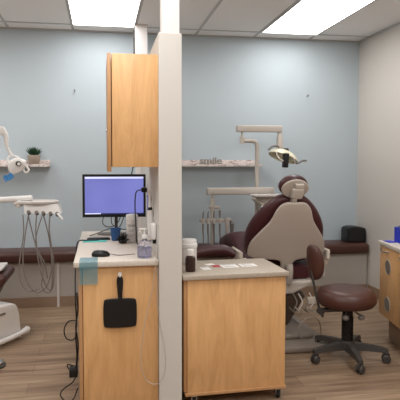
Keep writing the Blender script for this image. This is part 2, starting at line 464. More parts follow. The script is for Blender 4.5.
# dark sprig
t = thing('artificial_plant', 'small dark tufted plant beside the blue cup on the worktop', 'plant', (.142, 3.50, .8605))
bm = BM(); add_lathe(bm, [(.02, 0), (.026, .003), (.03, .02), (.026, .026), (.001, .026)]); part('pot', bm, M_blackm, t)
bm = BM()
for i in range(60):
    a = i*2.4; el = .05+1.4*random.random(); L = .036+.020*random.random()
    d = Vector((math.cos(a)*math.cos(el), math.sin(a)*math.cos(el), math.sin(el)))
    add_tube(bm, [Vector((0, 0, .022)), Vector((0, 0, .022))+d*L*.6, Vector((0, 0, .02))+d*L], [.003, .004, .0006], seg=5, n=2)
part('foliage', bm, M_leafd, t)
# wipes canister
t = thing('wipes_canister', 'white wipes canister with printed label beside the monitor edge', 'canister', (.207, 3.56, .8605))
bm = BM(); add_lathe(bm, [(.037, 0), (.039, .003), (.039, .15), (.037, .153)]); part('body', bm, M_offw, t)
bm = BM(); add_lathe(bm, [(.040, .1535), (.041, .156), (.041, .178), (.037, .188), (.02, .192), (.001, .192)]); part('lid', bm, M_white, t)
bm = BM()
for k, (z, a0, a1, h) in enumerate(((.118, -2.5, -.9, .004), (.108, -2.3, -1.8, .008), (.108, -1.7, -1.1, .008), (.085, -2.2, -1.1, .003), (.075, -2.2, -1.3, .003), (.05, -2.3, -1.1, .003), (.04, -2.3, -1.5, .003))):
    n = 10
    vs = [[bm.verts.new((.0395*math.cos(a0+(a1-a0)*i/n), .0395*math.sin(a0+(a1-a0)*i/n), z+dz)) for i in range(n+1)] for dz in (0, h)]
    for i in range(n): bm.faces.new((vs[0][i], vs[0][i+1], vs[1][i+1], vs[1][i]))
part('label_print', bm, M_greyprint, t)
# pump bottle
t = thing('pump_bottle', 'clear hand sanitizer bottle with white pump at the worktop front edge', 'bottle', (.242, 2.955, .8605))
bm = BM(); add_lathe(bm, [(.036, 0), (.040, .004), (.0415, .03), (.0415, .058), (.036, .078), (.022, .093), (.013, .100), (.013, .108)]); part('bottle_body', bm, M_clear, t)
bm = BM(); add_lathe(bm, [(.034, .003), (.0385, .006), (.0385, .055), (.001, .0555)]); part('gel', bm, M_gel, t)
bm = BM(); cyl(bm, .0155, .1085, .130); cyl(bm, .005, .130, .158, seg=12); add_box(bm, -.03, .013, -.007, .007, .158, .168, bev=.003)
part('pump', bm, M_white, t)
bm = BM(); add_tube(bm, [(0, 0, .107), (.002, 0, .06), (.012, 0, .01)], .0022, seg=6, n=3); part('dip_tube', bm, M_offw, t)

# monitor
ang = 3
t = thing('computer_monitor', 'black flat computer monitor showing a plain blue screen on the worktop', 'monitor', (.098, 3.95, .8605), R(-ang))
part('housing', bxs((-.236, .236, -.004, .03, .132, .455), bev=.006), M_black, t)
part('bezel', bxs((-.236, -.219, -.012, -.0045, .132, .455), (.219, .236, -.012, -.0045, .132, .455), (-.219, .219, -.012, -.0045, .437, .455), (-.219, .219, -.012, -.0045, .132, .155)), M_black, t)
s = part('screen', bxs((-.2185, .2185, -.008, -.0045, .1555, .4365)), M_screen, t)
part('title_bar', bxs((-.2185, .2185, -.009, -.0081, .422, .4365)), M_screenbar, s)
part('task_bar', bxs((-.10, .2185, -.009, -.0081, .1555, .163)), M_taskbar, s)
part('task_bar', bxs((-.2185, -.10, -.009, -.0081, .1555, .163)), M_screenbar, s)
bm = BM(); add_box(bm, .0, .024, .031, .045, .018, .30, bev=.003); part('stand', bm, M_dkgrey, t)
bm = BM(); add_lathe(bm, [(.85, 0), (1, .2), (1, .7), (.9, 1), (.001, 1)], M=Matrix.Diagonal((.13, .075, .014, 1)), loc=(.0, .0, .0)); part('stand_base', bm, M_midgrey, t)
bm = BM()
add_tube(bm, [(-.07, .032, .17), (-.09, .02, .09), (-.05, -.02, .06), (.01, -.03, .075), (.04, 0, .12), (.05, .033, .18)], .0035, seg=8)
add_tube(bm, [(-.02, .034, .17), (-.02, .01, .08), (.05, -.03, .045), (.10, -.03, .04)], .0035, seg=8)
add_tube(bm, [(.08, .034, .17), (.04, .0, .06), (-.03, -.03, .05), (-.12, -.06, .02), (-.18, -.08, .004)], .0035, seg=8)
part('cable', bm, M_dkgrey, t)
bm = BM()
add_tube(bm, [(.21, 3.40, 1.374), (.215, 3.6, 1.362), (.232, 3.9, 1.345), (.232, 3.985, 1.32), (.225, 3.99, 1.22)], .004, seg=8)
single('hanging_cable', 'short black cable hanging between the maple cupboard and the monitor', 'cable', bm, M_blackm, (.21, 3.40, 1.374))

# wall cupboard
t = thing('wall_cupboard', 'maple wall cupboard hung high on the partition above the monitor', 'cupboard', (.19, 3.3, 1.378))
part('body', bxs((.062, .3145, 2.88, 3.415, 1.378, 1.995), bev=.0015), M_maple, t, True)
for k in range(1):
    y0 = 2.884
    d = part('door', bxs((.037, .057, y0, y0+.53, 1.352, 1.997), bev=.0015), M_mapleedge, t, True)
    bm = BM(); cyl(bm, .006, 0, .008, (.0365, y0+.05, 1.58), M=rot('Y', -90), seg=12); part('knob', bm, M_chrome, d, True)
bm = BM(); add_tube(bm, [(.334, 5.14, 2.715), (.33, 5.15, 2.5), (.332, 5.15, 2.3), (.33, 5.14, 2.12)], .008, seg=8)
single('ceiling_cable', 'dark cable running down beside the far white post above the cupboard', 'cable', bm, M_dkgrey, (.334, 5.14, 2.12))

# plug, wall things on the partition's left face
XW = .3149
bm = BM(); add_box(bm, XW-.006, XW, 3.50, 3.58, 1.15, 1.27, bev=.002)
single('outlet_plate', 'pale outlet plate on the partition behind the black plug', 'outlet', bm, M_offw, (XW, 3.54, 1.15))
bm = BM(); add_box(bm, XW-.045, XW-.0062, 3.525, 3.555, 1.20, 1.235, bev=.006)
add_tube(bm, [(XW-.043, 3.54, 1.217), (XW-.075, 3.53, 1.21), (XW-.088, 3.51, 1.17), (XW-.09, 3.50, 1.08), (XW-.088, 3.44, .96), (XW-.085, 3.42, .875), (XW-.06, 3.40, .865)], .0042, seg=8)
single('power_cord', 'black plug and cord hanging from the partition outlet past the monitor', 'cord', bm, M_black, (XW, 3.54, .865))
bm = BM(); add_box(bm, XW-.012, XW-.0005, 3.28, 3.49, .90, 1.185, bev=.002, M=None)
single('document_holder', 'smoky grey acrylic sheet holder fixed to the partition behind the pump bottle', 'holder', bm, M_acry, (XW, 3.4, .90))
t = thing('curing_light', 'white wand with a black collar held upright on the partition wall', 'dental tool', (XW-.03, 3.12, .95))
bm = BM(); add_tube(bm, [(XW-.02, 3.16, 1.13), (XW-.022, 3.165, 1.18), (XW-.024, 3.17, 1.235)], [.012, .0085, .006], seg=12, n=4); part('wand_tip', bm, M_white, t, True)
bm = BM(); add_tube(bm, [(XW-.02, 3.16, 1.112), (XW-.02, 3.16, 1.1295)], .0135, seg=12, smooth=False); part('collar', bm, M_black, t, True)
bm = BM(); add_tube(bm, [(XW-.021, 3.16, 1.1115), (XW-.021, 3.155, 1.07), (XW-.021, 3.145, 1.0), (XW-.021, 3.14, .965)], [.016, .019, .018, .012], seg=14, n=4); part('grip', bm, M_white, t, True)
bm = BM(); add_box(bm, XW-.004, XW-.0002, 3.13, 3.17, .93, 1.08, bev=.001); add_box(bm, XW-.04, XW-.0002, 3.12, 3.165, .935, .964, bev=.004); part('wall_cradle', bm, M_offw, t, True)
t = thing('wall_dispenser', 'small white dispenser fixed to the partition just above the pump bottle', 'dispenser', (XW-.02, 3.02, .93))
bm = BM(); add_box(bm, XW-.03, XW-.0005, 2.98, 3.05, .955, 1.05, bev=.01, seg=4); part('case', bm, M_white, t, True)
bm = BM(); add_box(bm, XW-.02, XW-.002, 3.0, 3.03, .93, .9545, bev=.003); part('nozzle', bm, M_blackm, t, True)
bm = BM(); add_box(bm, XW-.010, XW-.0004, 2.93, 2.98, .862, .925, bev=.002)
single('cable_box', 'small beige cable box on the partition right above the worktop corner', 'cable box', bm, M_beige2, (XW, 2.95, .862))
# pale cord loop in front
bm = BM()
add_tube(bm, [(.30, 2.925, .90), (.297, 2.85, .875), (.293, 2.842, .82), (.272, 2.843, .68), (.235, 2.845, .52), (.213, 2.845, .36), (.214, 2.845, .26), (.24, 2.845, .19), (.28, 2.84, .165), (.318, 2.838, .175), (.342, 2.838, .23), (.348, 2.838, .30), (.338, 2.838, .40), (.315, 2.84, .52), (.301, 2.842, .66), (.305, 2.842, .82)], .002, seg=8)
single('hanging_cord', 'thin pale grey cord drooping in a long loop down the maple cabinet end', 'cord', bm, M_beige, (.28, 2.845, .165))
# black cords left of the desk
bm = BM()
add_tube(bm, [(-.02, 3.62, .869), (-.10, 3.60, .872), (-.155, 3.56, .87), (-.168, 3.5, .80), (-.165, 3.3, .70), (-.155, 3.1, .66), (-.150, 3.0, .62), (-.146, 3.0, .50), (-.15, 3.0, .40), (-.145, 3.0, .30), (-.15, 2.99, .23)], .0045, seg=8)
add_tube(bm, [(-.142, 3.0, .66), (-.137, 3.0, .56), (-.150, 3.0, .46), (-.138, 3.0, .36), (-.146, 3.0, .24)], .004, seg=8)
add_tube(bm, [(-.145, 3.0, .50), (-.19, 3.0, .495), (-.215, 3.0, .45), (-.205, 3.0, .40), (-.17, 3.0, .385), (-.145, 3.0, .41)], .0035, seg=8)
single('power_cord', 'black cords running down the open side of the desk cabinet with a loop', 'cord', bm, M_black, (-.15, 3.0, .23))
t = thing('power_adapter', 'black power adapter brick hanging beside the foot of the desk cabinet', 'adapter', (-.165, 3.0, .17))
bm = BM(); add_box(bm, -.188, -.14, 2.96, 3.03, .18, .228, bev=.005); part('case', bm, M_black, t, True)
bm = BM(); add_tube(bm, [(-.15, 3.0, .1795), (-.17, 3.0, .14), (-.225, 3.0, .10), (-.24, 3.0, .065), (-.21, 3.0, .03), (-.17, 2.99, .04), (-.142, 2.98, .11)], .0035, seg=8)
add_tube(bm, [(-.188, 3.0, .21), (-.20, 3.0, .235), (-.195, 3.0, .245), (-.165, 3.0, .235)], .003, seg=8); part('cord', bm, M_black, t, True)

# ------------------------------------------------------------------ mobile cart (centre)
ang = R(2)
t = thing('mobile_cabinet', 'maple cabinet on casters with a beige top carrying cards, bottle and jar', 'cabinet', (.764, 3.085, 0), ang)
part('body', bxs((-.294, .296, -.205, .205, .085, .739), bev=.0025), M_maple, t)
part('door', bxs((-.314, -.296, -.203, .203, .09, .735), bev=.002), M_mapledark, t)
part('base_board', bxs((-.306, .302, -.212, .21, .066, .0845), bev=.002), M_mapleedge, t)
part('top', bxs((-.322, .31, -.222, .222, .7395, .766), bev=.003), M_counter2, t)
for (x, y) in ((-.25, -.17), (.262, -.17), (-.25, .17), (.262, .17)):
    bm = BM(); cyl(bm, .008, .05, .0655, (x, y, 0), seg=12)
    add_box(bm, x-.017, x-.012, y-.018, y+.012, .02, .058); add_box(bm, x+.012, x+.017, y-.018, y+.012, .02, .058); add_box(bm, x-.017, x+.017, y-.018, y+.012, .052, .058)
    c = part('caster', bm, M_chrome, t)
    bm = BM(); cyl(bm, .024, -.011, .011, (x, y-.006, .0245), M=rot('Y', 90), bev=.005); part('wheel', bm, M_blackm, c)
ZT = .7665
# white jar
t = thing('round_jar', 'white round tub with wide lid behind the brown bottle on the cart', 'jar', (.545, 3.215, ZT))
bm = BM(); add_lathe(bm, [(.045, 0), (.048, .003), (.049, .10), (.047, .104)]); part('body', bm, M_offw, t)
bm = BM(); add_lathe(bm, [(.052, .1045), (.053, .107), (.053, .125), (.050, .128), (.047, .130), (.047, .150), (.044, .154), (.001, .154)]); part('lid', bm, M_white, t)
# amber bottle
t = thing('brown_bottle', 'dark brown bottle with a white cap at the left edge of the cart top', 'bottle', (.512, 2.972, ZT))
bm = BM(); add_lathe(bm, [(.027, 0), (.030, .003), (.0305, .075), (.028, .086), (.018, .092), (.018, .094)]); part('bottle_body', bm, M_amber, t)
bm = BM(); add_lathe(bm, [(.0205, .0945), (.021, .096), (.020, .128), (.017, .131), (.001, .131)]); part('cap', bm, M_white, t)
# cards
def card(name, label, cx, cy, w, d, rz, m, lines=2, group=None):
    t = thing(name, label, 'card', (cx, cy, ZT), R(rz), 'cards on the cart top')
    part('sheet', bxs((-w/2, w/2, -d/2, d/2, 0, .0016)), m, t)
    if lines:
        for k in range(lines):
            bm = BM()
            yy = -d*.28+k*d*.5/max(1, lines-1)
            n = 3
            for j in range(n):
                x0 = -w*.38+j*w*.27
                add_box(bm, x0, x0+w*(.271 if j < 2 else .2), yy, yy+d*(.14-.03*j), .00165, .0019)
            part('print', bm, M_greyprint, t)
card('small_card', 'small white card nearest the brown bottle on the cart top', .616, 3.035, .05, .075, 8, M_paper, 2)
card('small_card', 'small white card lying just behind the dark red card on the cart', .665, 3.155, .055, .045, 20, M_paper, 0)
card('small_card', 'dark red card on the beige cart top', .692, 3.095, .045, .055, 2, M_red, 0)
card('small_card', 'wide white card in the middle of the cart top right of the red one', .775, 3.085, .10, .095, 4, M_paper, 2)
card('small_card', 'white card nearest the right end of the cart top', .895, 3.095, .10, .085, 2, M_paper, 2)

# ------------------------------------------------------------------ operator stool
SC = (1.728, 3.425, 0)
t = thing('operator_stool', 'round brown vinyl stool with grey five-star base, casters and curved arm pad', 'stool', SC)
bm = BM(); add_lathe(bm, [(.001, .392), (.15, .392), (.185, .397), (.204, .418), (.209, .445), (.203, .475), (.182, .500), (.145, .513), (.08, .520), (.001, .521)], (-.014, 0, 0), seg=48)
part('seat', bm, M_vinyl, t)
bm = BM(); add_lathe(bm, [(.001, .376), (.11, .376), (.13, .3915), (.001, .3915)]); part('seat_plate', bm, M_blackm, t)
bm = BM()
prof = [(.030, .10)]
for k in range(11): z = .12+k*.018; prof += [(.041, z), (.041, z+.010), (.036, z+.012), (.036, z+.016)]
prof += [(.036, .3755)]
add_lathe(bm, prof); part('column', bm, M_blackm, t)
bm = BM(); add_lathe(bm, [(.030, .065), (.050, .075), (.056, .125), (.050, .138), (.042, .140)]); part('hub', bm, M_dkgrey, t)
for k in range(5):
    a = R(262+72*k); d = Vector((math.cos(a), math.sin(a), 0)); n = Vector((-d.y, d.x, 0)); L = .262
    bm = BM()
    rings = []
    for s, w, z0, z1 in ((.03, .030, .075, .128), (.15, .026, .078, .120), (.24, .021, .076, .108), (L+.014, .018, .070, .096)):
        c = d*s; rings.append([bm.verts.new(c-n*w+Vector((0, 0, z0))), bm.verts.new(c+n*w+Vector((0, 0, z0))), bm.verts.new(c+n*w*.75+Vector((0, 0, z1))), bm.verts.new(c-n*w*.75+Vector((0, 0, z1)))])
    for A, B in zip(rings, rings[1:]):
        for i in range(4): bm.faces.new((A[i], A[(i+1) % 4], B[(i+1) % 4], B[i]))
    bm.faces.new(rings[0][::-1]); bm.faces.new(rings[-1])
    part('leg', bm, M_dkgrey, t)
    bm = BM(); p = d*L
    ca = a+R(35+60*k)
    Mx = T(p.x, p.y, .030) @ Matrix.Rotation(ca, 4, 'Z') @ rot('Y', 90)
    cyl(bm, .030, -.026, -.005, M=Mx, bev=.009); cyl(bm, .030, .005, .026, M=Mx, bev=.009); cyl(bm, .008, -.024, .024, M=Mx)
    add_box(bm, -.008, .008, -.024, .024, .030, .0675, M=T(p.x, p.y, 0) @ Matrix.Rotation(ca, 4, 'Z'), bev=.003)
    part('caster', bm, M_dkgrey, t)
# levers and arm
for x, y in ((-.08, -.12), (.03, -.13)):
    bm = BM(); add_tube(bm, [(x*.5, y*.5, .365), (x, y, .350)], .006, seg=8, smooth=False); add_lathe(bm, [(.001, -.02), (.018, -.014), (.023, 0), (.018, .014), (.001, .02)], (x, y-.01, .340)); part('lever', bm, M_midgrey, t)
bm = BM(); add_box(bm, -.2, .0, -.03, .02, .352, .3755, bev=.004); cyl(bm, .024, -.02, .02, (-.205, .0, .355), M=rot('X', 90)); add_tube(bm, [(-.2, 0, .36), (-.19, -.005, .315)], .010, seg=8, smooth=False)
part('arm_bracket', bm, M_dkgrey, t)
bm = BM(); add_tube(bm, [(-.208, .01, .36), (-.222, .035, .45), (-.240, .05, .56), (-.250, .06, .62), (-.245, .062, .66)], [.010, .009, .009, .009, .009], seg=10, flat=.8)
arm = part('arm_rod', bm, M_dkgrey, t)
bm = BM()
vs = []
n = 16
prof = [(max(.0008, abs(math.cos(PI*k/n-PI/2))**.7), math.copysign(abs(math.sin(PI*k/n-PI/2))**.9, math.sin(PI*k/n-PI/2))) for k in range(n+1)]
add_lathe(bm, prof, M=T(-.215, .075, .69) @ rot('Y', -6) @ rot('Z', 25) @ Matrix.Diagonal((.048, .070, .128, 1)), seg=28)
for v in bm.verts: v.co.x -= .9*(v.co.z-.69)**2
part('arm_pad', bm, M_vinyl, t)

# ------------------------------------------------------------------ dental chair
HD = 0
t = thing('dental_chair', 'maroon dental chair with beige shell back facing the camera in the right bay', 'dental chair', (1.455, 3.97, 0), R(HD))
REC = -20  # recline: top towards the camera
MB = T(0, 0, .67) @ rot('X', -REC)
bow = lambda x, z: -.05*(1-min(1, (x/.35)**2))
# upholstery: outline (lateral, up)
o = [(0.000, 0.503), (0.090, 0.498), (0.180, 0.429), (0.265, 0.318), (0.315, 0.201), (0.325, 0.085), (0.300, -0.032), (0.150, -0.080), (0.000, -0.090), (-0.150, -0.080), (-0.300, -0.032), (-0.325, 0.085), (-0.315, 0.201), (-0.265, 0.318), (-0.180, 0.429), (-0.090, 0.498)]
bm = BM(); add_slab(bm, o, .09, .035, seg=5, M=MB @ T(0, .035, 0), bow=lambda x, z: .05*(x/.38)**2)
part('back_cushion', bm, M_maroon, t)
o = [(0.000, 0.479), (0.075, 0.475), (0.125, 0.424), (0.165, 0.318), (0.235, 0.212), (0.285, 0.127), (0.300, 0.042), (0.285, -0.002), (0.200, -0.016), (0.100, -0.016), (0.052, -0.037), (0.038, -0.101), (0.000, -0.119), (-0.038, -0.101), (-0.052, -0.037), (-0.100, -0.016), (-0.200, -0.016), (-0.285, -0.002), (-0.300, 0.042), (-0.285, 0.127), (-0.235, 0.212), (-0.165, 0.318), (-0.125, 0.424), (-0.075, 0.475)]
o = [(x*1.06, z) for x, z in o]
bm = BM(); add_slab(bm, o, .03, .012, seg=4, M=MB @ T(0, -.03, 0), bow=lambda x, z: -.03*(1-(x/.36)**2)+.03*(x/.36)**2)
part('back_shell', bm, M_beige, t)
# headrest
MH = MB @ T(-.0, 0, .575) @ rot('X', 8)
bm = BM(); o = [(.115*math.cos(a), .088*math.sin(a)) for a in [2*PI*k/14 for k in range(14)]]
add_slab(bm, o, .075, .032, seg=5, M=MH @ T(0, .035, 0)); hr = part('headrest', bm, M_maroon, t)
bm = BM(); o = [(.108*math.cos(a), .080*math.sin(a)) for a in [2*PI*k/14 for k in range(14)]]
add_slab(bm, o, .02, .009, seg=4, M=MH @ T(0, -.012, 0)); part('headrest_shell', bm, M_beige, hr)
bm = BM()
add_box(bm, -.035, .06, -.055, -.023, -.072, .02, bev=.014, seg=4, M=MH); add_box(bm, -.015, .055, -.05, -.023, .012, .055, bev=.006, seg=3, M=MH)
part('headrest_knuckle', bm, M_beige2, hr)
bm = BM(); add_box(bm, -.024, .024, -.045, -.027, -.125, -.060, bev=.006, M=MH); part('headrest_post', bm, M_cream, hr)
bm = BM(); add_tube(bm, [MH @ Vector((-.03, -.06, -.05)), MH @ Vector((-.035, -.066, -.11))], .008, seg=8, smooth=False); part('release_lever', bm, M_midgrey, hr)
# seat + legrest
bm = BM()
sec = [(-.04, .25, .475, .57), (.08, .27, .475, .60), (.3, .27, .52, .68), (.46, .265, .60, .765), (.56, .26, .62, .785), (.70, .25, .60, .765), (.86, .235, .56, .715), (.935, .19, .57, .69)]
rings = []
for (y, w, z0, z1) in sec:
    ring = []; n = 20
    for k in range(n):
        a = 2*PI*k/n; cx = math.copysign(abs(math.cos(a))**.45, math.cos(a)); cz = math.copysign(abs(math.sin(a))**.6, math.sin(a))
        ring.append(bm.verts.new((w*cx-.12*y, y, (z0+z1)/2+(z1-z0)/2*cz)))
    rings.append(ring)
for A, B in zip(rings, rings[1:]):
    for k in range(20): bm.faces.new((A[k], A[(k+1) % 20], B[(k+1) % 20], B[k]))
bm.faces.new(rings[0]); bm.faces.new(rings[-1][::-1])
part('seat_cushion', bm, M_maroon, t)
for sgn, pts in ((-1, [(-.385, .10, .655), (-.47, .13, .690), (-.60, .12, .690), (-.72, .09, .675), (-.80, .05, .665)]), (1, [(.385, .10, .63), (.385, .22, .69), (.38, .36, .70), (.375, .46, .70)])):
    bm = BM(); add_tube(bm, pts, [.030, .046, .046, .042, .036], seg=16, n=6, flat=1.0)
    part('armrest_pad', bm, M_maroon, t)
for s in (-1, 1):
    bm = BM(); add_box(bm, s*.366-.016, s*.366+.016, -.02, .26, .61, .70, bev=.02, seg=4); add_box(bm, s*.33-.06, s*.33+.06, .05, .18, .56, .615, bev=.01)
    part('armrest_bracket', bm, M_cream, t)
bm = BM()
# under-seat casting and link
add_slab(bm, [(-.2, .468), (.19, .468), (.205, .44), (.14, .405), (.04, .36), (-.2, .355)], .62, .02, M=T(0, .22, 0), smooth=False)
part('seat_casting', bm, M_beige2, t)
bm = BM(); add_tube(bm, [(.0, -.10, .60), (.0, -.115, .54), (.0, -.09, .46)], [.045, .04, .035], seg=14, n=5, flat=.6); part('back_stem', bm, M_beige2, t)
bm = BM(); vs = add_box(bm, -.13, .15, -.08, .28, .09, .353)
for v in bm.verts:
    if v.co.z < .2: v.co.x = v.co.x*.45-.05; v.co.y = .12+(v.co.y-.1)*.75
    
part('lift_column', bm, M_dkbrown, t)
bm = BM(); add_box(bm, -.24, .24, -.40, .55, .0, .055, bev=.022, seg=4); add_box(bm, -.15, .15, -.25, .45, .05, .095, bev=.03, seg=4); part('floor_base', bm, M_basegrey, t)
for k in range(4):
    bm = BM(); x = .02+.045*k
    add_tube(bm, [(x, -.13, .38), (x+.02, -.17, .32), (x-.01, -.19, .27), (x+.01+.01*k, -.15, .23), (x-.01, -.085, .26)], .0045, seg=8); part('hose', bm, M_offw if k % 2 else M_hose, t)
bm = BM(); add_box(bm, .13, .20, -.17, -.145, .30, .352, bev=.005); part('fitting', bm, M_cream, t)
bm = BM(); add_tube(bm, [(1.50, 3.70, .065), (1.455, 3.66, .12), (1.445, 3.62, .19), (1.48, 3.60, .245), (1.54, 3.60, .262), (1.60, 3.63, .22), (1.65, 3.70, .12), (1.68, 3.78, .012)], .0042, seg=8)
part('foot_control_hose', bm, M_beige, t, True)

# ------------------------------------------------------------------ delivery pole / lamp in the right bay
PX, PY = 1.525, 4.97
t = thing('exam_lamp', 'beige exam lamp on a gooseneck pole above the maroon dental chair', 'dental lamp', (PX, PY, 0))
bm = BM(); add_tube(bm, [(PX, PY, 0.012), (PX, PY, .8), (PX, PY, 1.50), (PX, PY, 1.55), (PX-.008, PY, 1.595), (PX-.035, PY, 1.615), (PX-.08, PY, 1.618), (PX-.155, PY, 1.618)], .021, seg=14, n=6); part('pole', bm, M_beige2, t, True)
bm = BM(); cyl(bm, .08, 0, .0125, (PX, PY, 0)); part('floor_flange', bm, M_beige2, t, True)
bm = BM(); cyl(bm, .024, 1.59, 1.66, (1.37, PY, 0)); cyl(bm, .011, 1.66, 1.702, (1.37, PY, 0)); part('swivel', bm, M_beige2, t, True)
bm = BM(); add_box(bm, 1.312, 1.775, PY-.03, PY+.03, 1.703, 1.768, bev=.008, seg=3); part('arm', bm, M_beige2, t, True)
bm = BM(); add_tube(bm, [(1.752, PY, 1.702), (1.752, PY-.01, 1.63), (1.752, PY-.02, 1.56)], [.018, .030, .034], seg=14, n=4); add_box(bm, 1.722, 1.782, PY-.05, PY+.02, 1.52, 1.57, bev=.012, seg=3); part('drop_link', bm, M_beige2, t, True)
HC = Vector((1.765, 4.90, 1.44))
MHd = T(*HC) @ rot('Y', 20) @ rot('X', -18)
bm = BM()
# shallow shell opening downward/forward
prof = []
n1 = 10
for i in range(n1+1):
    a = i/n1*PI/2*.92; prof.append((math.sin(a), math.cos(a)))
outer = [(r, z) for r, z in prof]; inner = [(r*.95, z*.93-.02) for r, z in reversed(prof)]
add_lathe(bm, [(max(r, .002), z) for r, z in outer+inner], M=MHd @ Matrix.Diagonal((.155, .10, .095, 1)), cap=False, seg=32)
lh = part('reflector', bm, M_reflect, t, True)
bm = BM(); add_box(bm, -.032, .018, -.13, -.07, -.085, .055, bev=.010, seg=3, M=T(*HC) @ rot('Y', 4)); part('bulb_housing', bm, M_black, t, True)
bm = BM(); add_box(bm, -.05, .03, -.03, .03, .06, .095, bev=.01, seg=3, M=MHd); add_box(bm, .0, .05, -.035, .02, .07, .105, bev=.008, M=T(*HC)); part('top_cap', bm, M_dkgrey, t, True)
bm = BM(); add_tube(bm, [MHd @ Vector(p) for p in ((-.06, -.02, .05), (-.09, -.05, .08), (-.12, -.06, .075), (-.16, -.06, .05), (-.185, -.06, .01))], [.007, .007, .009, .010, .009], seg=10); part('handle', bm, M_midgrey, t, True)
bm = BM(); add_tube(bm, [MHd @ Vector(p) for p in ((.10, -.02, .0), (.14, -.05, -.012), (.18, -.06, .03), (.22, -.06, .045))], [.007, .008, .010, .008], seg=10); part('handle', bm, M_midgrey, t, True)
bm = BM(); add_tube(bm, [MHd @ Vector(p) for p in ((-.10, -.075, .03), (-.10, -.085, -.02), (-.055, -.095, -.06), (.02, -.09, -.06))], .006, seg=8); add_tube(bm, [MHd @ Vector(p) for p in ((.02, -.075, .03), (.07, -.10, .0), (.1, -.09, -.045))], .006, seg=8); part('guard', bm, M_cream, t, True)

t = thing('delivery_unit', 'beige instrument arm with hanging handpieces left of the maroon chair back', 'dental unit', (1.055, 4.94, .55))
bm = BM(); add_box(bm, 1.008, 1.68, 4.885, 4.945, 1.092, 1.160, bev=.010, seg=3); part('arm', bm, M_beige2, t, True)
bm = BM(); cyl(bm, .012, 1.05, 1.092, (1.065, 4.915, 0)); cyl(bm, .024, .99, 1.05, (1.065, 4.915, 0)); cyl(bm, .021, .58, .99, (1.065, 4.915, 0)); part('post', bm, M_beige2, t, True)
bm = BM(); add_box(bm, 1.03, 1.135, 4.885, 4.94, .955, .985, bev=.005); cyl(bm, .016, .93, .99, (1.05, 4.87, 0)); part('clamp', bm, M_beige, t, True)
bm = BM(); add_box(bm, .925, 1.235, 4.84, 4.872, .832, .862, bev=.004); part('holder_bar', bm, M_beige, t, True)
for k, x in enumerate((.955, 1.003, 1.06, 1.118)):
    bm = BM(); cyl(bm, .014, .822, .872, (x, 4.835, 0), seg=14); h = part('instrument_holder', bm, M_beige2, t, True)
    bm = BM(); add_tube(bm, [(x, 4.835, .872), (x, 4.833, .92), (x+.006, 4.83, .945)], [.008, .006, .003], seg=10, n=4) if k != 3 else add_tube(bm, [(x, 4.835, .872), (x, 4.835, .95)], [.006, .012], seg=10)
    add_tube(bm, [(x, 4.835, .822), (x, 4.835, .75), (x+.004, 4.84, .68), (x+.004, 4.86, .58)], [.010, .008, .0055, .0055], seg=10, n=5); part('handpiece', bm, M_hose if k != 2 else M_midgrey, t, True)
bm = BM(); add_tube(bm, [(1.19, 4.83, .875), (1.19, 4.83, .80), (1.19, 4.84, .70), (1.19, 4.85, .60)], [.022, .021, .016, .013], seg=14, n=4); add_box(bm, 1.17, 1.21, 4.81, 4.85, .835, .872, bev=.008, seg=3); part('suction_handpiece', bm, M_beige2, t, True)
bm = BM(); add_tube(bm, [(1.228, 4.84, .85), (1.238, 4.835, .79), (1.236, 4.84, .72), (1.225, 4.85, .60)], [.014, .019, .014, .011], seg=14, n=4); add_lathe(bm, [(.001, -.016), (.015, -.01), (.02, 0), (.015, .01), (.001, .016)], (1.238, 4.825, .815)); part('suction_handpiece', bm, M_midgrey, t, True)

t = thing('tray_table', 'light metal tray table half hidden behind the maroon chair back', 'tray', (1.60, 4.78, .86))
bm = BM(); add_box(bm, 1.42, 1.76, 4.62, 4.86, 1.082, 1.10, bev=.006, seg=3); add_box(bm, 1.42, 1.76, 4.605, 4.6195, 1.088, 1.108, bev=.004); part('tray_top', bm, M_offw, t, True)
bm = BM()
o = [(-.13, .0), (.13, .0), (.125, -.05), (.11, -.12), (.08, -.17), (-.05, -.17), (-.07, -.12), (-.10, -.07), (-.14, -.04)]
add_slab(bm, o, .14, .02, seg=4, M=T(1.575, 4.76, 1.079)); part('tray_body', bm, M_cream, t, True)
bm = BM(); add_box(bm, 1.47, 1.50, 4.66, 4.6895, .96, 1.0, bev=.008); cyl(bm, .018, 4.71-4.75, 4.73-4.75, (1.50, 4.68, .945), M=rot('X', 90)); part('knob', bm, M_chrome, t, True)
bm = BM(); add_box(bm, 1.53, 1.57, 4.80, 4.945, .93, .96, bev=.004); part('bracket', bm, M_beige2, t, True)

# black box on bench
t = thing('black_speaker', 'black box with rounded top standing on the bench in the corner', 'speaker', (2.70, 5.25, .5505))
bm = BM(); o = [(-.105, .0), (.105, .0), (.105, .13), (.09, .152), (.03, .168), (-.05, .168), (-.095, .155), (-.105, .13)]
Ob = [(-.105, 0), (.105, 0), (.105, .12), (.102, .138), (.09, .152), (.05, .163), (0, .168), (-.05, .168), (-.085, .160), (-.102, .145), (-.105, .13)]
add_slab(bm, Ob, .16, .01, M=T(0, 0, .0), smooth=False); part('case', bm, M_black, t)
bm = BM(); add_slab(bm, [(x*.86, .012+z*.84) for x, z in Ob], .006, .002, M=T(0, -.0835, 0), smooth=False); part('grille', bm, M_blackm, t)

# ------------------------------------------------------------------ right cabinet
RA = R(-10.3)
t = thing('supply_cabinet', 'maple side cabinet with pale worktop and round vents by the right wall', 'cabinet', (2.20, 3.82, 0), RA)
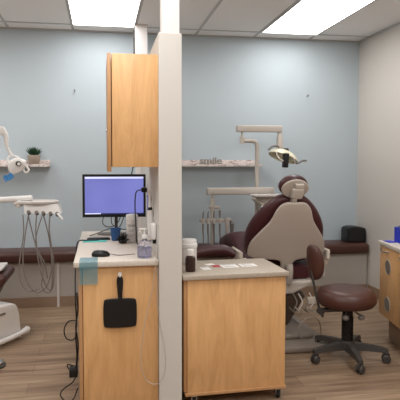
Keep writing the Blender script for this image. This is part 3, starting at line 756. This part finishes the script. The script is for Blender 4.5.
# local: face lies along x=0 going to -y, depth along +x
part('body', bxs((.012, .55, -1.18, -.005, .20, .755), bev=.002), M_maple, t)
part('toe_kick', bxs((.065, .53, -1.15, -.03, 0, .1995)), M_base, t)
part('counter', bxs((-.022, .565, -1.2, .012, .756, .786), bev=.003), M_counter, t)
def arcpull(y0, y1, z):
    bm = BM(); add_tube(bm, [(-.007, y1, z), (-.024, y1-.02, z-.006), (-.032, (y0+y1)/2, z-.012), (-.024, y0+.02, z-.006), (-.007, y0, z)], .005, seg=10); return bm
for k in range(3):
    y1 = -.008-k*.385; y0 = y1-.38
    d = part('door', bxs((-.007, .0115, y0, y1, .205, .752), bev=.0015), M_maple, t)
    part('handle', arcpull(y1-.19, y1-.03, .725), M_chrome, d)
    for z in (.605, .315):
        yc = y1-.175
        bm = BM(); Mx = T(-.007, yc, z) @ rot('Y', -90)
        add_lathe(bm, [(.052, 0), (.060, 0), (.060, .003), (.054, .005), (.052, .003)], M=Mx, cap=False, seg=30); add_lathe(bm, [(.001, .0002), (.053, .0002), (.053, .0015), (.001, .0015)], M=Mx, cap=False, seg=30)
        v = part('round_vent', bm, M_perf, d)
        bm = BM()
        for j in range(-4, 5):
            h = math.sqrt(max(0, .05**2-(j*.011)**2)); 
            add_box(bm, -.002, .002, -h, h, .0016, .0045, M=Mx @ rot('Z', 40) @ T(j*.011, 0, 0))
        part('vent_louvre', bm, M_louvre, v)
# blue items
WR = Matrix.Translation((2.20, 3.82, 0)) @ Matrix.Rotation(RA, 4, 'Z')
t = thing('blue_bin', 'cobalt blue open bin on the pale top of the side cabinet', 'bin', tuple(WR @ Vector((.15, -.125, .7865))), RA)
part('bin_body', bxs((-.07, .12, -.10, .06, 0, .006), (-.07, -.064, -.10, .06, .0062, .115), (.114, .12, -.10, .06, .0062, .115), (-.0638, .1138, -.10, -.094, .0062, .115), (-.0638, .1138, .054, .06, .0062, .115)), M_cobalt, t)
part('inner_cup', bxs((-.05, .10, -.08, .04, .0065, .128), bev=.008), M_clear, t)
bm = BM(); add_box(bm, -.06, .06, -.05, .04, 0, .006, bev=.002)
bmesh.ops.transform(bm, matrix=WR @ T(.035, -.09, .7865) @ rot('Z', 8) @ Matrix.Diagonal((.55, 1, 1, 1)), verts=bm.verts[:])
single('blue_tray', 'flat cobalt blue tray beside the blue bin on the side cabinet', 'tray', bm, M_cobalt, tuple(WR @ Vector((.07, -.055, .7865))))

# ------------------------------------------------------------------ left bay dental equipment
t = thing('delivery_unit', 'white dental delivery tray with looping grey hoses in the left bay', 'dental unit', (-.47, 4.3, .99))
bm = BM(); add_tube(bm, [(-1.9, 4.45, 1.09), (-1.3, 4.40, 1.095), (-.9, 4.36, 1.10), (-.55, 4.32, 1.118)], .024, seg=12, n=4); part('arm', bm, M_white, t, True)
bm = BM(); add_lathe(bm, [(.9, 0), (1, .25), (1, .75), (.92, 1), (.85, 1), (.82, .6), (.001, .6)], M=Matrix.Diagonal((.165, .12, .024, 1)), loc=(-.50, 4.28, 1.078), seg=40); part('tray', bm, M_offw, t, True)
bm = BM(); add_box(bm, -.68, -.56, 4.22, 4.34, 1.062, 1.09, bev=.01, seg=3); cyl(bm, .012, -.02, .02, (-.64, 4.21, 1.06), M=rot('X', 90)); part('side_wing', bm, M_beige2, t, True)
bm = BM()
for v in add_box(bm, -.60, -.34, 4.20, 4.36, 1.004, 1.0775):
    if v.co.z < 1.03: v.co.x += .03*(1 if v.co.x > -.5 else .4); v.co.y -= .03
part('housing', bm, M_white, t, True)
hx = [-.555, -.495, -.445, -.390, -.340]
ends = [(-.60, .70, .44), (-.53, .62, .40), (-.50, .60, .40), (-.42, .56, .42), (-.37, .60, .45)]
for k, x in enumerate(hx):
    bm = BM(); cyl(bm, .014, -.03, .02, (x, 4.15, 1.018-.004*k), M=rot('X', 70), seg=14); h = part('instrument_socket', bm, M_midgrey, t, True)
conn = [(-.60, -.58, -.37, .80), (-.555, -.60, -.33, .75), (-.495, -.46, -.55, .80), (-.445, -.50, -.36, .80), (-.39, -.39, -.44, .85)]
hoses = [
 [(-.60, 4.16, 1.0), (-.595, 4.15, .85), (-.63, 4.15, .62), (-.62, 4.15, .47), (-.56, 4.15, .40), (-.48, 4.16, .42)],
 [(-.555, 4.14, 1.0), (-.58, 4.13, .85), (-.60, 4.13, .65), (-.58, 4.13, .50), (-.53, 4.13, .415), (-.48, 4.13, .395), (-.42, 4.14, .45), (-.385, 4.14, .6), (-.40, 4.14, .8), (-.445, 4.15, 1.0)],
 [(-.495, 4.14, 1.0), (-.50, 4.12, .85), (-.48, 4.12, .62), (-.44, 4.12, .47), (-.40, 4.12, .41), (-.375, 4.13, .46), (-.37, 4.13, .65), (-.40, 4.14, .85), (-.395, 4.15, 1.0)],
 [(-.45, 4.14, 1.0), (-.50, 4.11, .80), (-.45, 4.11, .60), (-.46, 4.11, .45), (-.42, 4.11, .395), (-.385, 4.11, .44), (-.38, 4.11, .7), (-.40, 4.12, .88)],
 [(-.558, 4.15, .99), (-.50, 4.14, .75), (-.44, 4.14, .62), (-.42, 4.14, .5)]]
for h in hoses:
    bm = BM(); add_tube(bm, h, .0048, seg=8); part('hose', bm, M_hose, t, True)
bm = BM(); add_tube(bm, [(-.335, 4.13, 1.005), (-.31, 4.10, .985), (-.295, 4.09, .965)], .008, seg=10, n=3); part('nozzle', bm, M_white, t, True)

t = thing('exam_lamp', 'white jointed exam lamp reaching in from the left edge above the shelf', 'dental lamp', (-.70, 4.3, 1.35))
bm = BM(); add_tube(bm, [(-2.0, 4.4, 1.60), (-1.2, 4.33, 1.63), (-.90, 4.3, 1.65), (-.80, 4.3, 1.665)], .02, seg=12, n=4); part('boom', bm, M_white, t, True)
bm = BM(); cyl(bm, .03, 0, 1.64, (-2.0, 4.4, 0)); cyl(bm, .16, 0, .03, (-2.0, 4.4, 0)); part('mast', bm, M_white, t, True)
bm = BM(); add_lathe(bm, [(.02, -.03), (.034, -.025), (.036, 0), (.034, .025), (.02, .03)], M=rot('X', 90), loc=(-.775, 4.3, 1.655))
add_tube(bm, [(-.765, 4.3, 1.665), (-.742, 4.3, 1.62), (-.738, 4.3, 1.56), (-.735, 4.3, 1.53)], [.022, .021, .017, .015], seg=12, n=5); part('elbow', bm, M_white, t, True)
bm = BM(); add_tube(bm, [(-.735, 4.3, 1.53), (-.715, 4.3, 1.49), (-.695, 4.3, 1.45)], .012, seg=12, n=4)
add_tube(bm, [(-.70, 4.3, 1.46), (-.66, 4.29, 1.45), (-.625, 4.285, 1.425), (-.60, 4.28, 1.40)], .008, seg=10, n=5)
add_tube(bm, [(-.70, 4.3, 1.46), (-.722, 4.29, 1.44), (-.725, 4.28, 1.41), (-.70, 4.27, 1.38)], .009, seg=10, n=5); part('yoke', bm, M_white, t, True)
bm = BM()
o = [(-.065, -.02), (-.05, .03), (0, .055), (.06, .04), (.075, .01), (.05, -.035), (.0, -.065), (-.045, -.07)]
add_slab(bm, o, .09, .03, seg=5, M=T(-.655, 4.27, 1.385)); hd = part('lamp_head', bm, M_white, t, True)
bm = BM(); cyl(bm, .02, -.012, .012, (-.635, 4.215, 1.395), M=rot('X', 90)); lens = part('lens', bm, M_dkgrey, hd, True)
bm = BM(); cyl(bm, .012, -.008, .008, (-.628, 4.197, 1.392), M=rot('X', 90)); part('lens_cap', bm, M_white, hd, True)
bm = BM(); add_tube(bm, [(-.60, 4.25, 1.39), (-.575, 4.24, 1.37), (-.56, 4.23, 1.34), (-.585, 4.23, 1.325), (-.60, 4.23, 1.35)], .008, seg=10); part('handle', bm, M_white, t, True)
bm = BM()
g = []
for i in range(6):
    s = i/5; g.append([bm.verts.new((-.69-.065*s+.02*j/3*(1), 4.235+.004*math.sin(3*i+j), 1.328-.035*s-.014*j+.006*math.sin(2*i))) for j in range(4)])
for A, B in zip(g, g[1:]):
    for j in range(3): bm.faces.new((A[j], A[j+1], B[j+1], B[j]))
part('barrier_film', bm, M_bluetip, t, True)

t = thing('dental_chair', 'brown foot end of a second dental chair at the left edge', 'dental chair', (-1.25, 4.35, 0))
bm = BM(); o = [(-.60, -.10), (-.60, .06), (-.2, .05), (.30, .035), (.385, .03), (.41, .0), (.40, -.035), (.37, -.07), (.33, -.12), (.29, -.20), (.23, -.24), (.05, -.16)]
add_slab(bm, o, .46, .045, seg=6, M=T(-1.155, 4.45, .485)); part('leg_rest', bm, M_vinyl, t, True)
bm = BM(); add_box(bm, -1.30, -.785, 4.28, 4.56, .538, .56, bev=.009, seg=3); part('foot_cover', bm, M_offw, t, True)
bm = BM(); add_box(bm, -1.65, -1.10, 4.25, 4.6, 0, .25, bev=.04, seg=4); add_box(bm, -1.5, -1.25, 4.35, 4.55, .25, .45, bev=.02); part('pedestal', bm, M_offw, t, True)

t = thing('floor_console', 'white plastic dental floor console with a rounded top at the left edge', 'console', (-.85, 4.05, 0))
bm = BM()
o = [(-.6, .002), (0, .002), (.004, .03), (-.004, .12), (-.012, .20), (-.03, .26), (-.05, .287), (-.08, .30), (-.35, .315), (-.6, .31)]
MC = T(-.62, 4.235, 0) @ rot('Z', 51.5)
add_slab(bm, o, .30, .014, seg=5, M=MC @ T(0, .175, 0), smooth=False); part('housing', bm, M_white, t, True)
bm = BM(); add_tube(bm, [MC @ Vector(p) for p in ((-.6, -.01, .05), (-.4, -.02, .05), (-.2, -.02, .05), (-.05, -.01, .056), (.01, .0, .06), (.05, .01, .06))], [.024, .022, .020, .019, .025, .027], seg=14, n=5); part('bumper_lever', bm, M_white, t, True)
bm = BM(); add_box(bm, -.30, -.16, .018, .0248, .235, .25, bev=.002, M=MC); part('vent_slot', bm, M_midgrey, t, True)
t = thing('foot_pedal', 'round chrome foot pedal on the floor at the bottom left edge', 'pedal', (-.735, 3.68, 0))
bm = BM(); add_lathe(bm, [(.07, 0), (.075, .004), (.075, .012), (.06, .02), (.001, .02)]); part('pedal_base', bm, M_dkgrey, t)
bm = BM(); add_lathe(bm, [(.055, .0205), (.062, .024), (.062, .034), (.05, .042), (.001, .044)]); part('pedal_disc', bm, M_chrome, t)

# ------------------------------------------------------------------ lights (ceiling fixtures behind the viewpoint)
def area(x0, x1, y0, y1, w):
    l = bpy.data.lights.new('ceiling_fixture', 'AREA'); l.shape = 'RECTANGLE'; l.size = x1-x0; l.size_y = y1-y0; l.energy = w; l.color = (1, .985, .97)
    o = bpy.data.objects.new('ceiling_fixture', l); COL.objects.link(o); o.location = ((x0+x1)/2, (y0+y1)/2, CE-.02)
for (y0, y1), w in ((LYs[1], 22), (LYs[2], 24)):
    for a, b in LX+[(-2.14, -1.54)]: area(a, b, y0, y1, w)
area(-2.14, -1.54, 3.98, 5.18, 20)
w = bpy.data.worlds.new('room_world'); S.world = w; w.use_nodes = True
w.node_tree.nodes['Background'].inputs[0].default_value = (.6, .62, .65, 1); w.node_tree.nodes['Background'].inputs[1].default_value = .2

# ------------------------------------------------------------------ camera
cd = bpy.data.cameras.new('camera'); cam = bpy.data.objects.new('camera', cd); COL.objects.link(cam)
f = 520.; yaw = math.atan2(84, f); pit = math.atan2(27, f)
fw = Vector((math.sin(yaw)*math.cos(pit), math.cos(yaw)*math.cos(pit), -math.sin(pit)))
r = Vector((math.cos(yaw), -math.sin(yaw), 0)); u = r.cross(fw)
Mc = Matrix((r, u, -fw)).transposed().to_4x4(); Mc.translation = (0, 0, 1.4)
cam.matrix_world = Mc
cd.sensor_width = 36; cd.sensor_fit = 'HORIZONTAL'; cd.lens = 36*f/400
cd.shift_x = 15/400; cd.shift_y = -10/400
cd.clip_start = .05
S.camera = cam
S.view_settings.view_transform = 'Standard'; S.view_settings.look = 'None'; S.view_settings.gamma = 1; S.view_settings.use_curve_mapping = False
S.view_settings.exposure = 0.08
